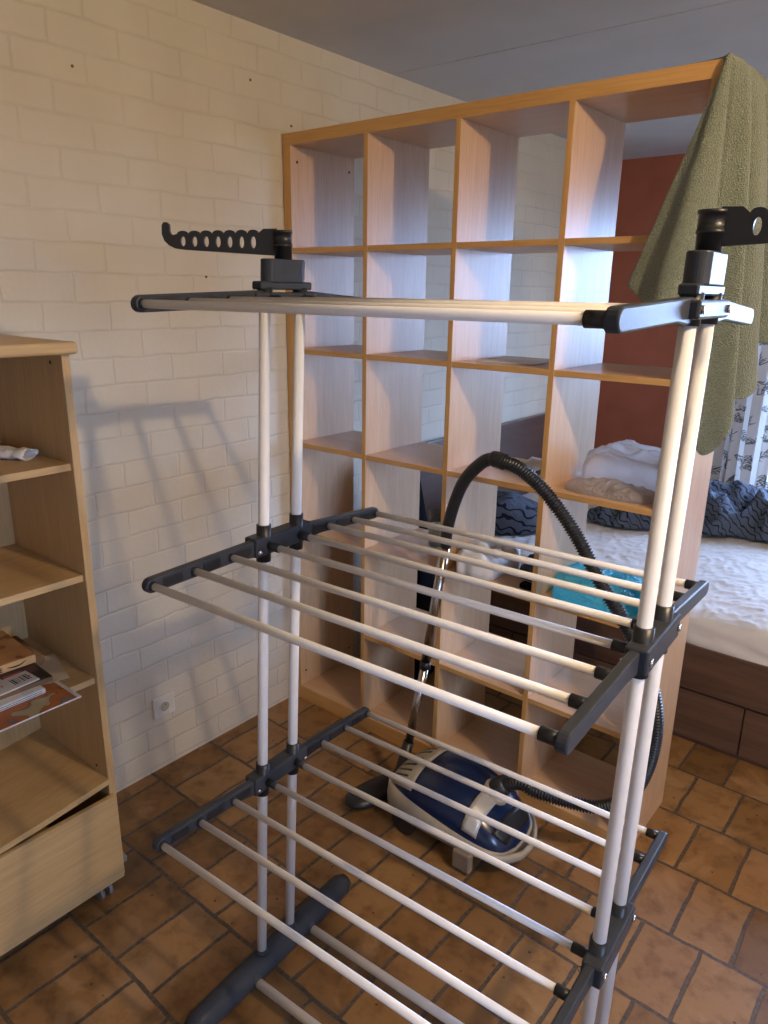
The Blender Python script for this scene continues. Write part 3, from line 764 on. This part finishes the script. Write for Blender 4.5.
MB().box((BX0, BY0 + .03, .0), (BX0 + .03, BY1 + .05, .985), .002).build('headboard', M['walnut_y'], bd)
# mattress with the fitted sheet: one puffy wrinkled surface
nx_, ny_ = 260, 220; rows = []
def wr(x, y):
    n = noise.noise(Vector((x * 4, y * 5, 1.3))) * .010
    for ax, ay, sd, am in ((19, 5, 9.1, .0045), (-7, 23, 3.7, .0045), (30, 19, 6.4, .003)):
        n += am * (1 - min(1, abs(noise.noise(Vector((x * ax + y * ay * .6, y * ax * .55 - x * ay * .4, sd)))) * 2.2)) ** 3
    return n
mx0, mx1, my0, my1 = BX0 + .035, BX1 - .02, BY0 + .008, BY1 - .03
for i in range(nx_ + 1):
    x = mx0 + (mx1 - mx0) * i / nx_; r = []
    for k in range(ny_ + 1):
        f = k / ny_
        if f < .14: 
            g = f / .14; y = my0 + .004 + .012 * math.sin(g * 9 + x * 11) * (1 - g) * .4; z = .405 + .105 * g + .0
            z = z + 0; y = y + (.02 * g ** 3) + .006 * noise.noise(Vector((x * 9 + z * 14, z * 22, 0)))
        else:
            g = (f - .14) / .86; y = my0 + .03 + (my1 - my0 - .03) * g; z = .53 - .018 * max(0, 1 - g / .05) ** 2 + wr(x, y)
        r.append(Vector((x, y, z)))
    rows.append(r)
ms = MB().grid(rows)
b0 = [Vector((p.x, p.y, .405)) for p in rows[0]]; b1 = [Vector((p.x, p.y, .405)) for p in rows[-1]]
ms.grid([rows[0], b0], False); ms.grid([rows[-1], b1], False)
ms.grid([[r[-1] for r in rows], [Vector((r[-1].x, r[-1].y, .405)) for r in rows]], False)
ms.raw([(mx0, my0, .406), (mx1, my0, .406), (mx1, my1, .406), (mx0, my1, .406)], [[0, 1, 2, 3]])
ms.build('mattress', M['sheet'], bd, label='white fitted sheet on the mattress, heavily wrinkled')

def heap(path, half, h, base, name, mat, label, cat, seed, fold=.04, freq=7., n=60, m=40):
    pts = spline(path, n // (len(path) - 1)); rows = []
    for i, p in enumerate(pts):
        t_ = (pts[min(i + 1, len(pts) - 1)] - pts[max(i - 1, 0)]).normalized(); sd = Vector((-t_.y, t_.x, 0))
        e = math.sin(PI * min(1, max(0, .02 + .96 * i / (len(pts) - 1)))) ** .35
        hw = half * e; r = []
        for k in range(m):
            a = 2 * PI * k / m; ca, sa = math.cos(a), math.sin(a)
            q = Vector((p.x, p.y, 0)) + sd * (hw * math.copysign(abs(ca) ** .8, ca))
            nn = noise.noise(Vector((q.x * freq, q.y * freq * 1.3, seed))) * fold + fold * .9 * (1 - abs(noise.noise(Vector((q.x * freq * 1.2 + 3, q.y * freq * .7, seed + 5)))) * 2)
            z = base + (h * e * max(0, sa) ** .7 + (nn * max(0, sa) ** .5 * e if sa > 0 else 0)) + p.z
            z = max(z, base + .001)
            q += sd * (noise.noise(Vector((q.x * freq, z * freq, seed + 9))) * fold * .8 * e)
            r.append(Vector((q.x, q.y, z)))
        rows.append(r)
    mb = MB().grid(rows, True, True); mb.raw(rows[0], [list(range(m))]); mb.raw(rows[-1], [list(range(m))])
    o = mb.build(name, mat); recentre(o); tag(o, label, cat); return o
heap([(.56, 1.80, 0), (.70, 1.80, .0), (.85, 1.98, .02), (1.15, 2.08, .0), (1.50, 2.14, .02), (1.90, 2.18, 0)], .33, .085, .548, 'duvet', M['duvet'], 'slate blue duvet with dark zigzag lines bunched up on the far side of the bed', 'duvet', 2.2, .10, 6.5, 150, 90)
heap([(.16, 1.04, 0), (.26, 1.18, 0), (.34, 1.30, .0), (.40, 1.42, 0)], .18, .15, .540, 'pillow', M['pillow'], 'dark grey patterned pillow at the head of the bed, seen through the shelf', 'pillow', 7.1, .03, 5., 45, 36)

# ------------------------------------------------------------------ tall black bag behind the shelf
rows = []
for z, x0, x1, y0, y1 in ((.0, .09, .345, .42, .60), (.02, .08, .35, .41, .61), (.3, .08, .345, .41, .60), (.55, .09, .325, .42, .58), (.75, .10, .292, .44, .56), (.92, .12, .258, .46, .54), (.99, .15, .235, .48, .52), (1.0, .17, .22, .49, .51)):
    r = []
    for k in range(24):
        a = 2 * PI * k / 24; ca, sa = math.cos(a), math.sin(a)
        r.append(Vector(((x0 + x1) / 2 + (x1 - x0) / 2 * math.copysign(abs(ca) ** .6, ca), (y0 + y1) / 2 + (y1 - y0) / 2 * math.copysign(abs(sa) ** .6, sa), z)))
    rows.append(r)
mb = MB().grid(rows, True, True); mb.raw(rows[0], [list(range(24))]); mb.raw(rows[-1], [list(range(24))])
o = mb.build('soft_bag', M['black']); recentre(o); tag(o, 'tall black tapering soft bag standing between the cube shelf and the bed', 'bag')

# ------------------------------------------------------------------ things on the cube shelf
S4, S3, S5 = Zs(2) + DT / 2, Zs(3) + DT / 2, Zs(4) + DT / 2     # tops of the second, third and fourth shelf from below
def crumple(name, cx, cy, base, rx, ry, h, mat, label, cat, seed, fold, freq, n=72, m=40, off=(0, 0), sx=1.):
    rows = []
    for i in range(m + 1):
        ph = PI / 2 * (1 - i / m) if i > 0 else PI / 2; r = []
        for k in range(n):
            a = 2 * PI * k / n; d = math.cos(ph); zz = math.sin(ph)
            x, y = cx + rx * d * math.copysign(abs(math.cos(a)) ** .7, math.cos(a)), cy + ry * d * math.copysign(abs(math.sin(a)) ** .7, math.sin(a))
            q = noise.noise(Vector((x * freq * sx, y * freq, seed))) * fold + (1 - 2 * abs(noise.noise(Vector((x * freq * 1.6 * sx, y * freq * 1.6, seed + 3))))) * fold * .9
            z = base + max(.0006, h * zz ** .45 + q * zz ** .4)
            r.append(Vector((x + off[0] * zz + q * .5 * math.cos(a) * d, y + off[1] * zz + q * .5 * math.sin(a) * d, z)))
        rows.append(r)
    mb = MB().grid(rows, True, True); mb.raw(rows[-1], [list(range(n))])
    o = mb.build(name, mat); recentre(o); tag(o, label, cat); return o
crumple('bubble_wrap', 1.265, .076, S3, .130, .052, .030, M['bubble_clear'], 'flattened clear bubble wrap under the plastic bag, on the third shelf from the floor', 'bubble wrap', 1.7, .012, 14)
crumple('plastic_bag', 1.271, .232, S3 + .0005, .138, .080, .088, M['clear_bag'], 'crumpled clear plastic bag lying on the shelf in the right-hand column', 'plastic bag', 5.2, .036, 24, sx=.3)
crumple('plastic_bag', 1.252, .145, S4, .132, .125, .062, M['bubble_blue'], 'turquoise translucent bubble wrap bag on the shelf in the right-hand column', 'plastic bag', 3.3, .030, 13, sx=.7)
crumple('paper_wad', .842, .13, S4, .072, .115, .070, M['white_paper'], 'crumpled white paper on the shelf beside the vacuum wand', 'paper', 8.8, .034, 17)
crumple('dark_pouch', 1.006, .210, S4, .050, .09, .055, M['navy'], 'small dark blue pouch on the shelf to the right of the crumpled white paper', 'pouch', 6.1, .014, 16)
o = MB().box((1.015, .040, S4), (1.06, .075, S4 + .018), .006, 2).build('pocket_knife', M['black']); recentre(o); tag(o, 'tiny black object lying at the front of the shelf before the dark blue pouch', 'gadget')
def sheet(name, x0, x1, y0, y1, z, rz, label, cat='paper', curl=.012, mat='white_paper'):
    rows = []; cx, cy = (x0 + x1) / 2, (y0 + y1) / 2; c, s = math.cos(math.radians(rz)), math.sin(math.radians(rz))
    for i in range(11):
        r = []
        for k in range(11):
            x, y = x0 + (x1 - x0) * i / 10 - cx, y0 + (y1 - y0) * k / 10 - cy
            zz = z + .001 + curl * max(0, (i / 10 - .5)) ** 2 * 2 + curl * .5 * max(0, (k / 10 - .6)) ** 2 * 4
            r.append(Vector((cx + c * x - s * y, cy + s * x + c * y, zz)))
        rows.append(r)
    o = solid(MB().grid(rows).build(name, M[mat]), .0006, 1); recentre(o); tag(o, label, cat); return o
sheet('paper_sheet', .79, .99, .06, .24, S5, 8, 'loose white paper sheet on the fourth shelf from the floor, third column', curl=.006)
sheet('paper_sheet', .86, 1.04, .12, .30, S3, -14, 'white paper sheet with lifted corner on the shelf just right of the hose bend', curl=.05)
# candle in a glass
cd = thing('candle', 'white candle in a clear glass tumbler on the shelf beside the hose handle', 'candle', (.575, .20, S4))
mb = MB(); prof = [(.0, .001), (.026, .001), (.030, .004), (.033, .135), (.0312, .135), (.0285, .008), (0, .008)]
rows = [[Vector((.575 + r * math.cos(a), .20 + r * math.sin(a), S4 + z)) for a in [2 * PI * k / 28 for k in range(28)]] for r, z in prof]
mb.grid(rows, True, True); mb.build('glass', M['jar'], cd)
MB().tube([(.575, .20, S4 + .009), (.575, .20, S4 + .085)], .0275, 28).build('wax', M['wax'], cd)
MB().tube([(.575, .20, S4 + .085), (.576, .20, S4 + .10)], .0015, 6).build('wick', M['ink'], cd)

# ------------------------------------------------------------------ green towel over the shelf corner
XE = X0 + SW
tw_cols = [  # top point, bottom point
    ((1.461, -.010, ST - .022), (1.302, -.045, 1.701)),
    ((1.465, -.012, ST - .004), (1.349, -.060, 1.665)),
    ((1.468, -.008, ST + .007), (1.414, -.105, 1.643)),
    ((1.469, -.004, ST + .009), (1.480, -.045, 1.580)),
    ((1.473, .010, ST + .009), (1.512, -.005, 1.290)),
    ((1.476, .050, ST + .009), (1.588, .000, 1.365)),
    ((1.477, .085, ST + .009), (1.530, .060, 1.425)),
    ((1.477, .120, ST + .009), (1.580, .088, 1.425)),
    ((1.477, .160, ST + .009), (1.597, .130, 1.455)),
    ((1.477, .200, ST + .009), (1.535, .190, 1.548)),
    ((1.477, .250, ST + .009), (1.600, .225, 1.560)),
    ((1.477, .300, ST + .009), (1.540, .280, 1.570)),
    ((1.477, .345, ST + .008), (1.590, .330, 1.570)),
]
TN = 5
tops = spline([c[0] for c in tw_cols], TN); bots = spline([c[1] for c in tw_cols], TN)
NR = 48; cols = []
for i, (a, b) in enumerate(zip(tops, bots)):
    col = []
    # short flap lying on top of the board
    side = i / (len(tops) - 1)
    inward = Vector((-.14, .02, -.0)) if side > .33 else Vector((-.05, .10, 0))
    for k in range(5, 0, -1):
        q = a + inward * (k / 5); q.z = ST + .006; col.append(q)
    for k in range(NR + 1):
        t_ = k / NR
        q = a.lerp(b, t_); drop = t_ ** (.42 if side > .3 else 1.)
        hx = a.x + (b.x - a.x) * drop; hy = a.y + (b.y - a.y) * drop
        q.x, q.y = hx * .75 + q.x * .25, hy * .75 + q.y * .25
        w_ = noise.noise(Vector((i * .16, t_ * 3., 2.))) * .012 * t_
        q.x += abs(w_) if side > .3 else 0; q.y -= abs(w_) if side <= .3 else 0
        if t_ < .03: q.z = min(q.z, a.z)
        col.append(q)
    cols.append(col)
to = MB().grid(cols).build('towel', M['towel'])
solid(to, .006, 0); recentre(to)
sb_ = to.modifiers.new('smooth', 'SUBSURF'); sb_.levels = 1; sb_.render_levels = 1
tag(to, 'sage green terry towel draped over the top right corner of the cube shelf', 'towel')

# ------------------------------------------------------------------ curtain
CX0, CX1, CY, CZ0, CZ1 = .77, 1.32, 2.83, .10, 2.33
NU, NV = 230, 640
pr = [[0.] * (NU + 1) for _ in range(NV + 1)]
def blot(u, v, r, val=1.):
    for iv in range(max(0, int(v - r - 1)), min(NV, int(v + r + 2)) + 1):
        for iu in range(max(0, int(u - r - 1)), min(NU, int(u + r + 2)) + 1):
            if (iu - u) ** 2 + (iv - v) ** 2 <= r * r: pr[iv][iu] = max(pr[iv][iu], val)
def stroke(u, v, ang, ln, w0):
    n = int(ln * 1.6) + 1
    for i in range(n + 1):
        f = i / n; blot(u + math.cos(ang) * ln * f, v + math.sin(ang) * ln * f, max(.5, w0 * math.sin(PI * min(1, .1 + .9 * f)) ), .85)
def sprig(u, v, ang, sz):
    n = 7
    for i in range(n):
        f = i / n; a = ang + .5 * f
        uu, vv = u + math.cos(a) * sz * f, v + math.sin(a) * sz * f
        blot(uu, vv, .7, .8)
        for s in (-1, 1):
            stroke(uu, vv, a + s * random.uniform(.6, 1.0), sz * (.45 - .25 * f) * random.uniform(.7, 1.2), sz * .012 + .55)
    stroke(u, v, ang, sz, .6)
rng = random.Random(3)
for r in range(24):
    for c in range(8):
        u = (c + (r % 2) * .5 + rng.uniform(-.2, .2)) * NU / 7.5; v = (r + rng.uniform(-.2, .2)) * NV / 24
        sprig(u, v, rng.uniform(.2, 2.9) * (1 if rng.random() < .7 else -1), rng.uniform(15, 27))
vs = []
for iv in range(NV + 1):
    z = CZ0 + (CZ1 - CZ0) * iv / NV
    for iu in range(NU + 1):
        f = iu / NU; x = CX0 + (CX1 - CX0) * f
        am = .034 + .012 * math.sin(f * 7 + 1)
        y = CY + am * math.sin(f * 2 * PI * 6.2 + .35 * math.sin(z * 2.1 + f * 4)) + .008 * math.sin(z * 5 + f * 15)
        vs.append((x + .012 * math.sin(f * 2 * PI * 6.2 * 2 + .5), y, z))
fs = [[iv * (NU + 1) + iu, iv * (NU + 1) + iu + 1, (iv + 1) * (NU + 1) + iu + 1, (iv + 1) * (NU + 1) + iu] for iv in range(NV) for iu in range(NU)]
me = bpy.data.meshes.new('curtain'); me.from_pydata(vs, [], fs)
ca = me.color_attributes.new('print', 'FLOAT_COLOR', 'POINT')
flat = []
for iv in range(NV + 1):
    for iu in range(NU + 1): flat += [pr[iv][iu]] * 3 + [1.]
ca.data.foreach_set('color', flat)
me.polygons.foreach_set('use_smooth', [True] * len(fs)); me.materials.append(M['curtain'])
cu = bpy.data.objects.new('curtain', me); COL.objects.link(cu); recentre(cu)
tag(cu, 'white pleated curtain printed with dark botanical sprigs, at the left of the window', 'curtain')
rd = thing('curtain_rail', 'slim white curtain rail above the window on the terracotta wall', 'curtain rail', (2.0, CY, CZ1))
MB().tube([(.70, CY, CZ1 + .012), (3.4, CY, CZ1 + .012)], .012, 12).build('rail', M['frame_white'], rd)
for x in (.80, 2.0, 3.3):
    MB().tube([(x, CY, CZ1 + .012), (x, YB, CZ1 + .012)], .008, 10).build('wall_bracket', M['frame_white'], rd)

# ------------------------------------------------------------------ light
wd_ = bpy.data.worlds.new('sky'); SC.world = wd_; wd_.use_nodes = True
wn = wd_.node_tree.nodes; wl = wd_.node_tree.links; bg = wn['Background']
tc = wn.new('ShaderNodeTexCoord'); sx_ = wn.new('ShaderNodeSeparateXYZ'); cr = wn.new('ShaderNodeValToRGB')
mr = wn.new('ShaderNodeMapRange'); mr.inputs['From Min'].default_value = -.25; mr.inputs['From Max'].default_value = .25
wl.new(tc.outputs['Generated'], sx_.inputs[0]); wl.new(sx_.outputs['Z'], mr.inputs['Value']); wl.new(mr.outputs[0], cr.inputs['Fac']); wl.new(cr.outputs['Color'], bg.inputs['Color'])
for e_, (p_, c_) in zip(cr.color_ramp.elements, ((.36, (.040, .046, .040, 1)), (.44, (.42, .60, 1.0, 1)))): e_.position = p_; e_.color = c_
bg.inputs['Strength'].default_value = 27.0
def light(name, typ, loc, col, power, **kw):
    d = bpy.data.lights.new(name, typ); d.color = col; d.energy = power
    for k, v in kw.items(): setattr(d, k, v)
    o = bpy.data.objects.new(name, d); COL.objects.link(o); o.location = loc; return o
light('ceiling_lamp', 'POINT', (2.70, -.80, 2.37), (1.0, .74, .45), 74, shadow_soft_size=.028)
pt = light('window_portal', 'AREA', ((WX0 + WX1) / 2, YB + .14, (WZ0 + WZ1) / 2), (1, 1, 1), 1, shape='RECTANGLE', size=WX1 - WX0, size_y=WZ1 - WZ0)
pt.data.cycles.is_portal = True
pt.rotation_euler = (math.radians(-90), 0, 0)
p2 = light('window_portal', 'AREA', (XR + .14, (W2Y0 + W2Y1) / 2, (W2Z0 + W2Z1) / 2), (1, 1, 1), 1, shape='RECTANGLE', size=W2Z1 - W2Z0, size_y=W2Y1 - W2Y0)  # portal of the added fill window
p2.data.cycles.is_portal = True
p2.rotation_euler = (0, math.radians(90), 0)

# ------------------------------------------------------------------ camera
yaw, pit, rol, F = -.6806, .2925, .0152, 730.5
cy, sy, cp, sp2 = math.cos(yaw), math.sin(yaw), math.cos(pit), math.sin(pit)
fwd = Vector((sy * cp, cy * cp, -sp2)); rgt = Vector((cy, -sy, 0)); upv = rgt.cross(fwd)
c_, s_ = math.cos(rol), math.sin(rol)
r2 = rgt * c_ + upv * s_; u2 = upv * c_ - rgt * s_
cam = bpy.data.cameras.new('camera'); co = bpy.data.objects.new('camera', cam); COL.objects.link(co)
mw = Matrix((r2, u2, -fwd)).transposed().to_4x4(); mw.translation = (2.0539, -1.9398, 1.6748); co.matrix_world = mw
cam.sensor_fit = 'AUTO'; cam.sensor_width = 36; cam.lens = F / 1024 * 36; cam.clip_start = .02
SC.camera = co
for o in list(COL.objects):
    if '_o' in o: del o['_o']
SC.view_settings.view_transform = 'Standard'; SC.view_settings.look = 'None'
SC.view_settings.exposure = 0.0; SC.view_settings.gamma = 1.0; SC.view_settings.use_curve_mapping = False
